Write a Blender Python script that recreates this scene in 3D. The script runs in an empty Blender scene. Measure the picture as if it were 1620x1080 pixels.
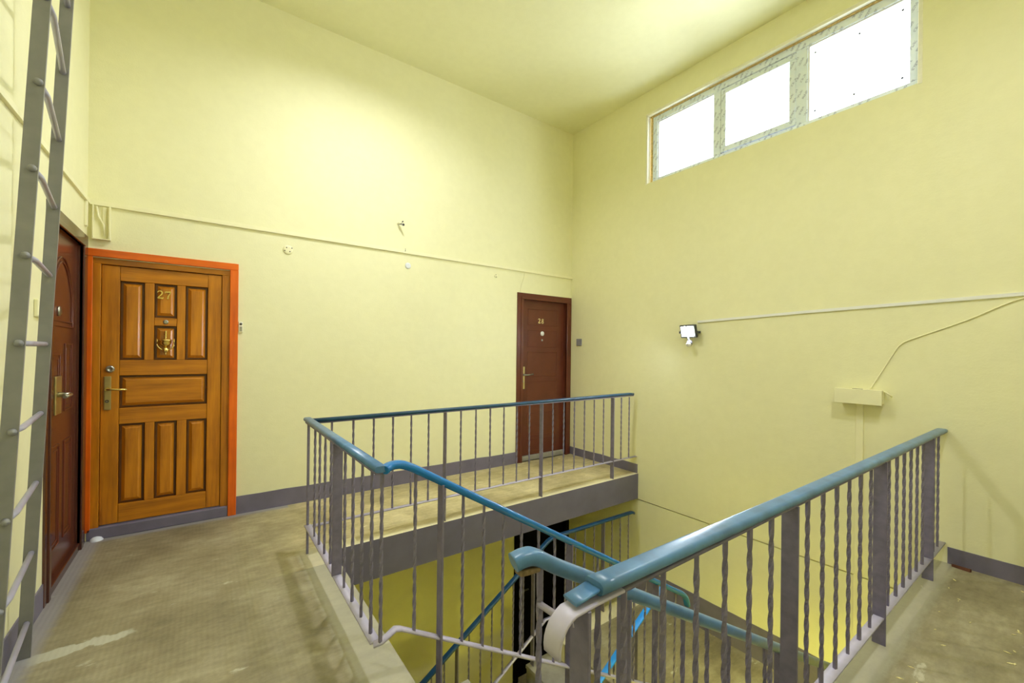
import bpy, bmesh, math, random
from mathutils import Vector, Matrix
random.seed(7)
C = bpy.context.scene.collection
SC = bpy.context.scene
PI = math.pi

# ------------------------------------------------------------------ camera
F_PX, YAW, ROLL, SHIFT = 669.04, 0.627479, 0.0114520, 15.84
EYE = 1.38
cd = bpy.data.cameras.new('camera'); cam = bpy.data.objects.new('camera', cd); C.objects.link(cam)
cd.sensor_width = 36.0; cd.lens = F_PX / 1620 * 36.0
cd.shift_y = SHIFT / 1620; cd.clip_start = 0.02; cd.clip_end = 100
fw = Vector((math.sin(YAW), math.cos(YAW), 0)); rt = Vector((math.cos(YAW), -math.sin(YAW), 0)); up = Vector((0, 0, 1))
c_, s_ = math.cos(ROLL), math.sin(ROLL)
r2 = rt * c_ + up * s_; u2 = up * c_ - rt * s_
cam.matrix_world = Matrix(((r2.x, u2.x, -fw.x, 0), (r2.y, u2.y, -fw.y, 0), (r2.z, u2.z, -fw.z, EYE), (0, 0, 0, 1)))
SC.camera = cam

# ------------------------------------------------------------------ light, sky, exposure
SKY_STRENGTH = 8.0          # overcast sky seen through the window
WINDOW_POWER = 195.0        # daylight through the window (W)
FLOOD_EMISSION = 520.0      # lens of the LED floodlight
LAMP_EMISSION = 1150.0        # ceiling lamp above the stairwell
LOW_FILL_EMISSION = 960.0      # unseen fill lamp added to brighten the stairwell below
NEAR_FILL_EMISSION = 400.0     # unseen fill lamp added over the near landing
SC.view_settings.view_transform = 'Standard'; SC.view_settings.look = 'None'
SC.view_settings.gamma = 1.0; SC.view_settings.use_curve_mapping = False
SC.view_settings.exposure = 0.0
w = bpy.data.worlds.new('sky'); SC.world = w; w.use_nodes = True
bg = w.node_tree.nodes['Background']; bg.inputs[0].default_value = (0.93, 0.97, 1.0, 1); bg.inputs[1].default_value = SKY_STRENGTH
ld = bpy.data.lights.new('window_daylight', 'AREA'); ld.shape = 'RECTANGLE'; ld.size = 2.5; ld.size_y = 1.0
ld.energy = WINDOW_POWER; ld.color = (0.90, 0.95, 1.0)
lo = bpy.data.objects.new('window_daylight', ld); C.objects.link(lo)
lo.location = (4.62, 1.86, 3.72); lo.rotation_euler = (0, math.radians(90), PI / 2 * 0)
lo.rotation_euler = Vector((-1, 0, -0.08)).to_track_quat('-Z', 'Z').to_euler()
try:
    SC.cycles.max_bounces = 16; SC.cycles.diffuse_bounces = 12; SC.cycles.glossy_bounces = 4
    SC.cycles.caustics_reflective = False; SC.cycles.caustics_refractive = False
    SC.cycles.sample_clamp_indirect = 10.0
except Exception:
    pass

# ------------------------------------------------------------------ room dimensions (metres, gallery floor = 0)
XL, XR = -0.683, 4.03          # left wall, window wall
YB, YF = 4.19, -0.62           # wall with doors 27 and 28, wall behind the camera
ZC, ZL = 4.335, -2.72          # ceiling, floor of the storey below
XE = 0.72                      # edge of the left landing
YG = 3.065                     # edge of the far gallery
YN = 0.64                      # edge of the near landing
ZH = -1.36                     # half landing
SLAB = 0.285

# ------------------------------------------------------------------ materials
def nodes(name):
    m = bpy.data.materials.new(name); m.use_nodes = True
    nt = m.node_tree; b = nt.nodes['Principled BSDF']
    return m, nt, b
def mk(nt, t, **kw):
    n = nt.nodes.new(t)
    for k, v in kw.items():
        if hasattr(n, k): setattr(n, k, v)
        else: n.inputs[k.replace('_', ' ')].default_value = v
    return n
def ramp(nt, stops, fac):
    r = nt.nodes.new('ShaderNodeValToRGB'); e = r.color_ramp.elements
    while len(e) < len(stops): e.new(0.5)
    for el, (p, c) in zip(e, stops):
        el.position = p; el.color = (*c, 1) if len(c) == 3 else c
    nt.links.new(fac, r.inputs[0]); return r
def coords(nt, scale=(1, 1, 1)):
    tc = nt.nodes.new('ShaderNodeTexCoord'); mp = nt.nodes.new('ShaderNodeMapping')
    mp.inputs['Scale'].default_value = scale
    nt.links.new(tc.outputs['Object'], mp.inputs[0]); return mp.outputs[0]
def noise(nt, vec, scale, detail=4, rough=0.55):
    n = mk(nt, 'ShaderNodeTexNoise'); n.inputs['Scale'].default_value = scale
    n.inputs['Detail'].default_value = detail; n.inputs['Roughness'].default_value = rough
    nt.links.new(vec, n.inputs['Vector']); return n.outputs['Fac']
def mixc(nt, fac, a, b, mode='MIX'):
    m = nt.nodes.new('ShaderNodeMix'); m.data_type = 'RGBA'; m.blend_type = mode
    for s, i in ((fac, 0), (a, 6), (b, 7)):
        if isinstance(s, (int, float)): m.inputs[i].default_value = s
        elif isinstance(s, tuple): m.inputs[i].default_value = (*s, 1)
        else: nt.links.new(s, m.inputs[i])
    return m.outputs[2]
def math_(nt, op, a, b=0.0, c=0.0):
    m = nt.nodes.new('ShaderNodeMath'); m.operation = op
    for s, i in ((a, 0), (b, 1), (c, 2)):
        if isinstance(s, (int, float)): m.inputs[i].default_value = s
        else: nt.links.new(s, m.inputs[i])
    return m.outputs[0]
def bump(nt, b, h, strength, dist=0.01):
    bp = mk(nt, 'ShaderNodeBump'); bp.inputs['Strength'].default_value = strength; bp.inputs['Distance'].default_value = dist
    nt.links.new(h, bp.inputs['Height']); nt.links.new(bp.outputs[0], b.inputs['Normal'])

def paint(name, col, rough=0.6, var=0.06, scale=9, bmp=0.12, bscale=55, metal=0.0, spec=0.5, coat=0.0):
    m, nt, b = nodes(name); v = coords(nt)
    n = noise(nt, v, scale)
    lo_ = tuple(c * (1 - var) for c in col); hi = tuple(min(1, c * (1 + var)) for c in col)
    nt.links.new(ramp(nt, [(0.3, lo_), (0.7, hi)], n).outputs[0], b.inputs['Base Color'])
    b.inputs['Roughness'].default_value = rough; b.inputs['Metallic'].default_value = metal
    b.inputs['Specular IOR Level'].default_value = spec; b.inputs['Coat Weight'].default_value = coat
    if bmp: bump(nt, b, noise(nt, v, bscale, 3), bmp, 0.004)
    return m

def wall_mat(name, col):
    m, nt, b = nodes(name); v = coords(nt)
    n1 = noise(nt, v, 1.3, 5); n2 = noise(nt, v, 14, 4)
    c = mixc(nt, 1.0, ramp(nt, [(0.3, tuple(x * 0.965 for x in col)), (0.7, col)], n1).outputs[0],
             ramp(nt, [(0.35, (0.975, 0.975, 0.965)), (0.65, (1, 1, 1))], n2).outputs[0], 'MULTIPLY')
    nt.links.new(c, b.inputs['Base Color'])
    b.inputs['Roughness'].default_value = 0.55; b.inputs['Specular IOR Level'].default_value = 0.25
    h = math_(nt, 'ADD', noise(nt, coords(nt, (1, 1, 2.2)), 6, 5), math_(nt, 'MULTIPLY', noise(nt, v, 90, 3), 0.35))
    bump(nt, b, h, 0.16, 0.012)
    return m

YELLOW = (0.83, 0.81, 0.55)
M = {}
M['wall'] = wall_mat('yellow_wall_paint', YELLOW)
M['ceiling'] = wall_mat('pale_ceiling_paint', (0.84, 0.83, 0.57))
M['yellow_trim'] = paint('yellow_painted_trunking', (0.83, 0.805, 0.56), 0.45, 0.03)
M['grey'] = paint('grey_lavender_paint', (0.165, 0.150, 0.225), 0.5, 0.12, 6, 0.15, 30)
M['grey_slab'] = paint('grey_slab_paint', (0.125, 0.117, 0.215), 0.6, 0.10, 5, 0.2, 25)
M['bar'] = paint('grey_bar_paint', (0.175, 0.158, 0.255), 0.42, 0.18, 22, 0.1, 60)
M['bar_light'] = paint('pale_grey_bar_paint', (0.46, 0.43, 0.60), 0.4, 0.08, 18, 0.08, 60)
M['ladder'] = paint('grey_ladder_paint', (0.215, 0.215, 0.235), 0.45, 0.1, 12, 0.1, 50)
M['rung'] = paint('light_grey_rung_paint', (0.36, 0.35, 0.48), 0.35, 0.08, 12, 0.05, 50)
M['blue'] = paint('bright_blue_plastic', (0.005, 0.155, 0.50), 0.25, 0.10, 8, 0.03, 40)
M['blue_flat'] = paint('vivid_blue_plastic', (0.008, 0.27, 0.85), 0.35, 0.05, 8, 0.02, 40)
M['teal'] = paint('worn_teal_plastic', (0.072, 0.180, 0.36), 0.32, 0.22, 13, 0.06, 45)
M['dark_teal'] = paint('dark_teal_plastic', (0.010, 0.058, 0.135), 0.35, 0.18, 13, 0.04, 45)
M['brown'] = paint('brown_enamel', (0.120, 0.033, 0.019), 0.25, 0.12, 4, 0.03, 30, spec=0.4)
M['brown_dark'] = paint('dark_brown_enamel', (0.075, 0.024, 0.016), 0.16, 0.12, 4, 0.03, 30, spec=0.6)
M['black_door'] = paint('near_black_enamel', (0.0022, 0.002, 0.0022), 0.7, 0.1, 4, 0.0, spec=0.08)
M['brass'] = paint('brass', (0.80, 0.60, 0.20), 0.22, 0.05, 20, 0.0, metal=1.0)
M['brass_pale'] = paint('pale_brass', (0.85, 0.70, 0.36), 0.35, 0.05, 20, 0.0, metal=0.6)
M['old_brass'] = paint('satin_brass_plate', (0.55, 0.45, 0.20), 0.35, 0.1, 15, 0.03, 60, metal=0.85)
M['steel'] = paint('dull_steel', (0.42, 0.42, 0.40), 0.32, 0.08, 20, 0.0, metal=1.0)
M['white_plastic'] = paint('white_plastic', (0.80, 0.80, 0.82), 0.35, 0.02, 10, 0.0)
M['white_bluish'] = paint('bluish_white_plastic', (0.74, 0.77, 0.86), 0.4, 0.03, 10, 0.0)
M['grey_plastic'] = paint('grey_plastic', (0.24, 0.23, 0.27), 0.4, 0.08, 30, 0.0)
M['dark_grey'] = paint('dark_grey_plastic', (0.05, 0.052, 0.06), 0.4, 0.1, 30, 0.0)
M['dark_hole'] = paint('dark_recess', (0.03, 0.028, 0.015), 0.8, 0.1, 30, 0.0)
M['plaster'] = paint('bare_plaster', (0.82, 0.80, 0.70), 0.8, 0.05, 20, 0.3, 60)
M['rust'] = paint('rusty_bare_metal', (0.22, 0.15, 0.075), 0.7, 0.4, 60, 0.4, 90)
M['foam'] = paint('builders_foam', (0.62, 0.46, 0.20), 0.9, 0.3, 60, 0.6, 80)
M['step'] = paint('grey_concrete_step', (0.30, 0.28, 0.23), 0.75, 0.16, 8, 0.3, 40)
M['rubbish'] = paint('reddish_paper_scrap', (0.14, 0.05, 0.03), 0.7, 0.3, 40, 0.0)
M['fleck'] = paint('straw_coloured_fleck', (0.75, 0.68, 0.35), 0.7, 0.2, 40, 0.0)

def emit(name, col, strength):
    m, nt, b = nodes(name)
    b.inputs['Base Color'].default_value = (*col, 1); b.inputs['Emission Color'].default_value = (*col, 1)
    b.inputs['Emission Strength'].default_value = strength; return m
M['flood'] = emit('floodlight_lens', (0.82, 0.90, 1.0), FLOOD_EMISSION)
M['fill_low'] = emit('lower_fill_dome', (1.0, 0.93, 0.10), LOW_FILL_EMISSION)  # added fill lamp, tinted yellow to turn the lower walls olive
M['fill_near'] = emit('near_fill_dome', (0.97, 0.98, 1.0), NEAR_FILL_EMISSION)  # added fill lamp, brightens the room from the near side
M['lamp'] = emit('ceiling_lamp_dome', (0.97, 0.98, 1.0), LAMP_EMISSION)

def glass_mat():
    m, nt, b = nodes('window_glass')
    tr = mk(nt, 'ShaderNodeBsdfTransparent'); tr.inputs[0].default_value = (0.95, 0.97, 0.97, 1)
    gl = mk(nt, 'ShaderNodeBsdfGlossy'); gl.inputs['Roughness'].default_value = 0.02
    mx = mk(nt, 'ShaderNodeMixShader'); fr = mk(nt, 'ShaderNodeFresnel'); fr.inputs[0].default_value = 1.45
    nt.links.new(math_(nt, 'MULTIPLY', fr.outputs[0], 0.6), mx.inputs[0])
    nt.links.new(tr.outputs[0], mx.inputs[1]); nt.links.new(gl.outputs[0], mx.inputs[2])
    nt.links.new(mx.outputs[0], nt.nodes['Material Output'].inputs[0]); nt.nodes.remove(b)
    return m
M['glass'] = glass_mat()

def film_mat():
    # white PVC under a protective film printed with slanted grey-blue marks
    m, nt, b = nodes('filmed_white_pvc')
    v = coords(nt, (1, 1, 1))
    sep = mk(nt, 'ShaderNodeSeparateXYZ'); nt.links.new(v, sep.inputs[0])
    y, z = sep.outputs[1], sep.outputs[2]
    a = math_(nt, 'ADD', math_(nt, 'MULTIPLY', y, 0.9), math_(nt, 'MULTIPLY', z, 0.55))
    p = math_(nt, 'ADD', math_(nt, 'MULTIPLY', y, -0.55), math_(nt, 'MULTIPLY', z, 0.9))
    fa = math_(nt, 'FRACT', math_(nt, 'MULTIPLY', a, 21)); fp = math_(nt, 'FRACT', math_(nt, 'MULTIPLY', p, 8))
    inA = math_(nt, 'LESS_THAN', math_(nt, 'ABSOLUTE', math_(nt, 'SUBTRACT', fa, 0.5)), 0.20)
    inP = math_(nt, 'LESS_THAN', math_(nt, 'ABSOLUTE', math_(nt, 'SUBTRACT', fp, 0.5)), 0.27)
    letters = math_(nt, 'GREATER_THAN', noise(nt, coords(nt, (1, 1, 1)), 130, 2), 0.47)
    k = math_(nt, 'MULTIPLY', math_(nt, 'MULTIPLY', inA, inP), letters)
    basec = ramp(nt, [(0.3, (0.72, 0.81, 0.98)), (0.7, (0.80, 0.87, 1.0))], noise(nt, v, 9)).outputs[0]
    nt.links.new(mixc(nt, math_(nt, 'MULTIPLY', k, 0.7), basec, (0.34, 0.38, 0.58)), b.inputs['Base Color'])
    b.inputs['Roughness'].default_value = 0.3
    return m
M['film'] = film_mat()

def wood_mat(name, dark, mid, light, axis):
    m, nt, b = nodes(name)
    sc = [14, 14, 14]; sc[axis] = 1.1
    v = coords(nt, tuple(sc))
    n = noise(nt, v, 2.2, 8, 0.6); n2 = noise(nt, coords(nt), 2.0, 3)
    c = ramp(nt, [(0.25, dark), (0.5, mid), (0.78, light)], n).outputs[0]
    c = mixc(nt, 1.0, c, ramp(nt, [(0.3, (0.72, 0.68, 0.6)), (0.7, (1.1, 1.08, 1.0))], n2).outputs[0], 'MULTIPLY')
    # knots
    vo = mk(nt, 'ShaderNodeTexVoronoi'); vo.inputs['Scale'].default_value = 3.1
    nt.links.new(coords(nt), vo.inputs['Vector'])
    kn = ramp(nt, [(0.0, (1, 1, 1)), (0.05, (0.9, 0.9, 0.9)), (0.085, (0, 0, 0))], vo.outputs['Distance']).outputs[0]
    c = mixc(nt, math_(nt, 'MULTIPLY', kn, 0.7), c, tuple(x * 0.3 for x in dark))
    nt.links.new(c, b.inputs['Base Color'])
    b.inputs['Roughness'].default_value = 0.3; b.inputs['Coat Weight'].default_value = 0.25; b.inputs['Coat Roughness'].default_value = 0.2
    bump(nt, b, n, 0.08, 0.004)
    return m
WD, WM, WL = (0.32, 0.105, 0.004), (0.56, 0.205, 0.007), (0.72, 0.30, 0.014)
M['wood_v'] = wood_mat('varnished_pine_upright', WD, WM, WL, 2)
M['wood_h'] = wood_mat('varnished_pine_across', WD, WM, WL, 0)
M['wood_groove'] = paint('stained_groove', (0.10, 0.034, 0.006), 0.35, 0.2, 12, 0.0)
M['orange_v'] = wood_mat('orange_varnished_upright', (0.62, 0.095, 0.003), (0.80, 0.145, 0.004), (0.90, 0.19, 0.006), 2)
M['orange_h'] = wood_mat('orange_varnished_across', (0.62, 0.095, 0.003), (0.80, 0.145, 0.004), (0.90, 0.19, 0.006), 0)

def floor_mat():
    m, nt, b = nodes('worn_ribbed_concrete')
    v = coords(nt); sep = mk(nt, 'ShaderNodeSeparateXYZ'); nt.links.new(v, sep.inputs[0])
    x, y = sep.outputs[0], sep.outputs[1]
    n1 = noise(nt, v, 2.1, 6, 0.6); n2 = noise(nt, coords(nt, (1, 3.0, 1)), 7, 6, 0.65); n3 = noise(nt, v, 38, 4, 0.7)
    c = ramp(nt, [(0.28, (0.190, 0.164, 0.102)), (0.5, (0.295, 0.262, 0.175)), (0.74, (0.415, 0.382, 0.275))], n1).outputs[0]
    c = mixc(nt, 0.8, c, ramp(nt, [(0.32, (0.74, 0.72, 0.68)), (0.68, (1.12, 1.11, 1.08))], n2).outputs[0], 'MULTIPLY')
    c = mixc(nt, 0.6, c, ramp(nt, [(0.3, (0.82, 0.82, 0.80)), (0.7, (1.1, 1.1, 1.1))], n3).outputs[0], 'MULTIPLY')
    # smoother, paler strip along the stairwell edges
    wob = math_(nt, 'MULTIPLY', math_(nt, 'SUBTRACT', n2, 0.5), 0.05)
    def band(co, a, bb, soft):
        t = math_(nt, 'ADD', co, wob)
        mr = mk(nt, 'ShaderNodeMapRange'); mr.clamp = True
        nt.links.new(t, mr.inputs[0]); mr.inputs[1].default_value = a; mr.inputs[2].default_value = bb
        return mr.outputs[0]
    left = math_(nt, 'MULTIPLY', band(x, 0.50, 0.54, 0), math_(nt, 'LESS_THAN', x, 0.9))
    edge = band(x, 0.655, 0.70, 0)
    gal = math_(nt, 'MULTIPLY', band(y, 3.135, 3.10, 0), math_(nt, 'MULTIPLY', math_(nt, 'GREATER_THAN', y, 2.9), math_(nt, 'GREATER_THAN', x, 0.6)))
    near = math_(nt, 'MULTIPLY', band(y, 0.50, 0.54, 0), math_(nt, 'LESS_THAN', y, 0.8))
    pale = math_(nt, 'MAXIMUM', math_(nt, 'MULTIPLY', left, math_(nt, 'LESS_THAN', y, 3.2)), math_(nt, 'MAXIMUM', gal, near))
    c = mixc(nt, math_(nt, 'MULTIPLY', pale, 0.55), c, (0.46, 0.45, 0.38))
    # chalky worn spots
    sp = ramp(nt, [(0.655, (0, 0, 0)), (0.70, (1, 1, 1))], noise(nt, coords(nt, (1, 2.2, 1)), 3.3, 6, 0.62)).outputs[0]
    c = mixc(nt, math_(nt, 'MULTIPLY', sp, 0.6), c, (0.62, 0.60, 0.50))
    # one long pale repair on the left landing
    wav = math_(nt, 'MULTIPLY', math_(nt, 'SUBTRACT', noise(nt, v, 11, 5), 0.5), 0.16)
    ry = math_(nt, 'DIVIDE', math_(nt, 'ADD', math_(nt, 'SUBTRACT', y, 2.735), wav), 0.042)
    rx = math_(nt, 'DIVIDE', math_(nt, 'SUBTRACT', x, -0.46), 0.19)
    rr = math_(nt, 'ADD', math_(nt, 'MULTIPLY', ry, ry), math_(nt, 'MULTIPLY', rx, rx))
    rep = mk(nt, 'ShaderNodeMapRange'); nt.links.new(rr, rep.inputs[0]); rep.inputs[1].default_value = 1.25; rep.inputs[2].default_value = 0.8
    c = mixc(nt, math_(nt, 'MULTIPLY', rep.outputs[0], 0.8), c, (0.50, 0.50, 0.42))
    # the gallery is paler and yellower than the landings
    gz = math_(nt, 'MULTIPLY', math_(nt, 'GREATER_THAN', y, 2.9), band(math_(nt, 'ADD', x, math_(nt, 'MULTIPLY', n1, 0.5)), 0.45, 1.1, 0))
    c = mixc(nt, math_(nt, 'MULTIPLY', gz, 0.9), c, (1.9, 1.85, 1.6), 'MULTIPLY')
    # grey skirting paint smeared on to the floor
    g = math_(nt, 'MAXIMUM', band(x, -0.575, -0.62, 0), math_(nt, 'MULTIPLY', band(y, 4.10, 4.15, 0), math_(nt, 'LESS_THAN', x, 0.6)))
    c = mixc(nt, math_(nt, 'MULTIPLY', g, 0.8), c, (0.30, 0.29, 0.33))
    nt.links.new(c, b.inputs['Base Color'])
    b.inputs['Roughness'].default_value = 0.55; b.inputs['Specular IOR Level'].default_value = 0.35
    # ribs running away from the camera on the landing
    wv = math_(nt, 'SINE', math_(nt, 'MULTIPLY', x, 2 * PI / 0.022))
    ribs = math_(nt, 'MULTIPLY', wv, math_(nt, 'MULTIPLY', math_(nt, 'LESS_THAN', x, 0.40), 0.5))
    h = math_(nt, 'ADD', math_(nt, 'MULTIPLY', ribs, 0.35), math_(nt, 'ADD', n2, math_(nt, 'MULTIPLY', n3, 0.5)))
    bump(nt, b, h, 0.35, 0.004)
    return m
M['floor'] = floor_mat()

# ------------------------------------------------------------------ mesh helpers
class MB:
    """collects geometry for ONE mesh object, in world coordinates (or through T)"""
    def __init__(s, T=None): s.bm = bmesh.new(); s.T = T or (lambda p: p); s.mi = 0
    def v(s, p): return s.bm.verts.new(s.T(Vector(p)))
    def face(s, vs, smooth=False):
        try: f = s.bm.faces.new(vs)
        except ValueError: return None
        f.material_index = s.mi; f.smooth = smooth; return f
    def box(s, a, b, bev=0.0, seg=1):
        x0, y0, z0 = a; x1, y1, z1 = b
        vs = [s.v(p) for p in ((x0, y0, z0), (x1, y0, z0), (x1, y1, z0), (x0, y1, z0), (x0, y0, z1), (x1, y0, z1), (x1, y1, z1), (x0, y1, z1))]
        fs = [s.face([vs[i] for i in q]) for q in ((0, 3, 2, 1), (4, 5, 6, 7), (0, 1, 5, 4), (1, 2, 6, 5), (2, 3, 7, 6), (3, 0, 4, 7))]
        if bev:
            es = list({e for f in fs for e in f.edges})
            r = bmesh.ops.bevel(s.bm, geom=es, offset=bev, offset_type='OFFSET', segments=seg, profile=0.5, affect='EDGES')
            for f in r['faces']: f.material_index = s.mi
        return s
    def ring_loft(s, rings, close=True, caps=True, smooth=True):
        R = [[s.v(p) for p in r] for r in rings]; n = len(R[0])
        for i in range(len(R) - 1):
            for j in range(n if close else n - 1):
                s.face([R[i][j], R[i][(j + 1) % n], R[i + 1][(j + 1) % n], R[i + 1][j]], smooth)
        if caps and close:
            s.face(R[0][::-1]); s.face(R[-1])
        return s
    def sweep(s, path, prof, up=(0, 0, 1), smooth=True):
        """prof: list of (side, up) offsets; mitred at corners"""
        P = [Vector(p) for p in path]; U = Vector(up); rings = []
        for i, p in enumerate(P):
            t0 = (P[i] - P[i - 1]).normalized() if i else None
            t1 = (P[i + 1] - P[i]).normalized() if i < len(P) - 1 else None
            t = ((t0 or t1) + (t1 or t0)).normalized()
            k = 1 / max(0.5, t.dot(t1 or t0))
            side = t.cross(U)
            if side.length < 1e-4: side = Vector((1, 0, 0))
            side.normalize(); u = side.cross(t).normalized()
            same_plane = abs((t0 or t1).z - (t1 or t0).z) < 1e-4
            ks, ku = (k, 1) if same_plane else (1, k)
            rings.append([p + side * a * ks + u * b * ku for a, b in prof])
        return s.ring_loft(rings, smooth=smooth)
    def tube(s, path, r, n=10, smooth=True):
        prof = [(r * math.cos(2 * PI * i / n), r * math.sin(2 * PI * i / n)) for i in range(n)]
        P = [Vector(p) for p in path]; rings = []; ref = None
        for i, p in enumerate(P):
            a = P[max(i - 1, 0)]; b = P[min(i + 1, len(P) - 1)]; t = (b - a).normalized()
            if ref is None: ref = Vector((0, 0, 1)) if abs(t.z) < 0.9 else Vector((1, 0, 0))
            side = t.cross(ref).normalized(); u = side.cross(t).normalized()
            rings.append([p + side * x + u * y for x, y in prof])
        return s.ring_loft(rings, smooth=smooth)
    def lathe(s, o, axis, prof, n=20, smooth=True):
        """prof: list of (radius, distance along axis)"""
        o = Vector(o); ax = Vector(axis).normalized()
        a = ax.orthogonal().normalized(); b = ax.cross(a)
        rings = [[o + ax * d + (a * math.cos(2 * PI * i / n) + b * math.sin(2 * PI * i / n)) * max(r, 1e-5) for i in range(n)] for r, d in prof]
        return s.ring_loft(rings, smooth=smooth)
    def poly_extrude(s, pts, a, b):
        """pts: 2D outline lambda'd by callers into 3D lists a (front) and b (back)"""
        A = [s.v(p) for p in a]; B = [s.v(p) for p in b]; n = len(A)
        s.face(A); s.face(B[::-1])
        for i in range(n): s.face([A[(i + 1) % n], A[i], B[i], B[(i + 1) % n]])
        return s

WORLD = {}
def wloc(o): return WORLD.get(o.name, Vector((0, 0, 0)))
def tag(o, label=None, cat=None, group=None, kind=None):
    if label: o['label'] = label
    if cat: o['category'] = cat
    if group: o['group'] = group
    if kind: o['kind'] = kind
    return o
def obj(name, mb, mat, parent=None, keep_origin=False, label=None):
    bm = mb.bm
    bmesh.ops.recalc_face_normals(bm, faces=bm.faces[:])
    me = bpy.data.meshes.new(name)
    if keep_origin: c = Vector((0, 0, 0))
    else:
        lo_ = Vector([min(v.co[i] for v in bm.verts) for i in range(3)]); hi = Vector([max(v.co[i] for v in bm.verts) for i in range(3)])
        c = (lo_ + hi) / 2
        bmesh.ops.translate(bm, verts=bm.verts[:], vec=-c)
    bm.to_mesh(me); bm.free()
    for m in (mat if isinstance(mat, (list, tuple)) else [mat]): me.materials.append(m)
    o = bpy.data.objects.new(name, me); C.objects.link(o)
    WORLD[o.name] = c
    if parent: o.parent = parent; o.location = c - wloc(parent)
    else: o.location = c
    if label: o['label'] = label
    return o
def empty(name, loc):
    o = bpy.data.objects.new(name, None); C.objects.link(o); o.location = loc; o.empty_display_size = 0.1
    WORLD[o.name] = Vector(loc); return o
def dup(o, world, parent, rot=None):
    c = o.copy(); C.objects.link(c); c.parent = parent; c.location = Vector(world) - wloc(parent)
    if rot is not None: c.rotation_euler = rot
    WORLD[c.name] = Vector(world); return c

def grid_wall(mb, us, zs, holes, put):
    """boxes for every cell of the us x zs grid that is not a hole"""
    for i in range(len(us) - 1):
        for j in range(len(zs) - 1):
            cu, cz = (us[i] + us[i + 1]) / 2, (zs[j] + zs[j + 1]) / 2
            if any(h[0] < cu < h[1] and h[2] < cz < h[3] for h in holes): continue
            put(us[i], us[i + 1], zs[j], zs[j + 1])

# ------------------------------------------------------------------ the room
T = 0.25
# floor: one slab around the stairwell, concrete on top, grey paint on its edges and soffit
mb = MB()
xs = [XL - T, XE, XR + T]; 
mb.box((XL - T, YF - T, -SLAB), (XE, YB + T, 0))
mb.box((XE, YG, -SLAB), (XR + T, YB + T, 0))
mb.box((XE, YF - T, -SLAB), (XR + T, YN, 0))
for f in mb.bm.faces:
    f.normal_update()
    f.material_index = 0 if f.calc_center_median().z > -0.001 else 1
tag(obj('floor', mb, [M['floor'], M['grey_slab']], keep_origin=True), 'worn greenish grey concrete floor of the top landing around the stairwell', 'floor', kind='structure')
mb = MB(); mb.box((XL - T, YF - T, ZL - 0.2), (XR + T, YB + T, ZL))
tag(obj('floor', mb, M['floor'], keep_origin=True), 'concrete floor of the storey below at the foot of the stairs', 'floor', kind='structure')
mb = MB(); mb.box((XL - T, YF - T, ZC), (XR + T, YB + T, ZC + 0.2))
tag(obj('ceiling', mb, M['ceiling'], keep_origin=True), 'pale yellow flat ceiling over the stairwell', 'ceiling', kind='structure')

D27 = (-0.657, 0.163, 0.0, 2.018)     # openings: u0 u1 z0 z1
D28 = (3.14, 4.005, 0.0, 2.09)
DLOW = (3.12, 4.012, ZL, -0.62)
DC = (3.25, 4.10, 0.0, 2.11)
mb = MB()
us = sorted({XL - T, D27[0], D27[1], D28[0], D28[1], DLOW[0], DLOW[1], XR + T}); zs = sorted({ZL, -0.62, 0.0, D27[3], D28[3], ZC})
grid_wall(mb, us, zs, [D27, D28, DLOW], lambda a, b, c, d: mb.box((a, YB, c), (b, YB + T, d)))
bmesh.ops.remove_doubles(mb.bm, verts=mb.bm.verts[:], dist=1e-5)
tag(obj('wall_back', mb, M['wall'], keep_origin=True), 'tall yellow wall holding the two numbered doors', 'wall', kind='structure')
mb = MB()
grid_wall(mb, [YF - T, DC[0], DC[1], YB], [ZL, 0.0, DC[3], ZC], [DC], lambda a, b, c, d: mb.box((XL - T, a, c), (XL, b, d)))
tag(obj('wall_left', mb, M['wall'], keep_origin=True), 'yellow wall behind the grey ladder', 'wall', kind='structure')
WIN = (0.727, 3.0, 3.295, 4.062)
mb = MB()
grid_wall(mb, [YF - T, WIN[0], WIN[1], YB], [-0.29, WIN[2], WIN[3], ZC], [WIN], lambda a, b, c, d: mb.box((XR, a, c), (XR + T, b, d)))
mb.box((XR + 0.005, YF - T, ZL), (XR + T, YB, -0.302)); mb.box((XR + 0.045, YF - T, -0.302), (XR + T, YB, -0.29))
tag(obj('wall_right', mb, M['wall'], keep_origin=True), 'tall yellow wall with the high three-light window', 'wall', kind='structure')
mb = MB(); mb.box((XL, YF - T, ZL), (XR, YF, ZC))
tag(obj('wall_front', mb, M['wall'], keep_origin=True), 'yellow wall closing the near side of the landing', 'wall', kind='structure')

# painted skirting, slightly uneven along its top
def skirting(name, p0, p1, out, h0, h1, z0, label, th=0.006, n=None):
    p0, p1, out = Vector(p0), Vector(p1), Vector(out); L = (p1 - p0).length; n = n or max(4, int(L / 0.18))
    mb = MB(); tops = []; 
    rows = []
    for i in range(n + 1):
        t = i / n; p = p0.lerp(p1, t); h = h0 + (h1 - h0) * t + random.uniform(-.004, .004)
        rows.append([mb.v(p + Vector((0, 0, z0))), mb.v(p + out * th + Vector((0, 0, z0))), mb.v(p + out * th + Vector((0, 0, z0 + h))), mb.v(p + Vector((0, 0, z0 + h)))])
    for a, b in zip(rows, rows[1:]):
        for k in range(4): mb.face([a[k], a[(k + 1) % 4], b[(k + 1) % 4], b[k]])
    mb.face(rows[0][::-1]); mb.face(rows[-1])
    return tag(obj(name, mb, M['grey'], keep_origin=True), label, 'skirting', kind='structure')
skirting('baseboard_back', (0.218, YB, 0), (3.108, YB, 0), (0, -1, 0), 0.150, 0.140, 0, 'grey painted skirting between the pine door and the brown door')
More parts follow.
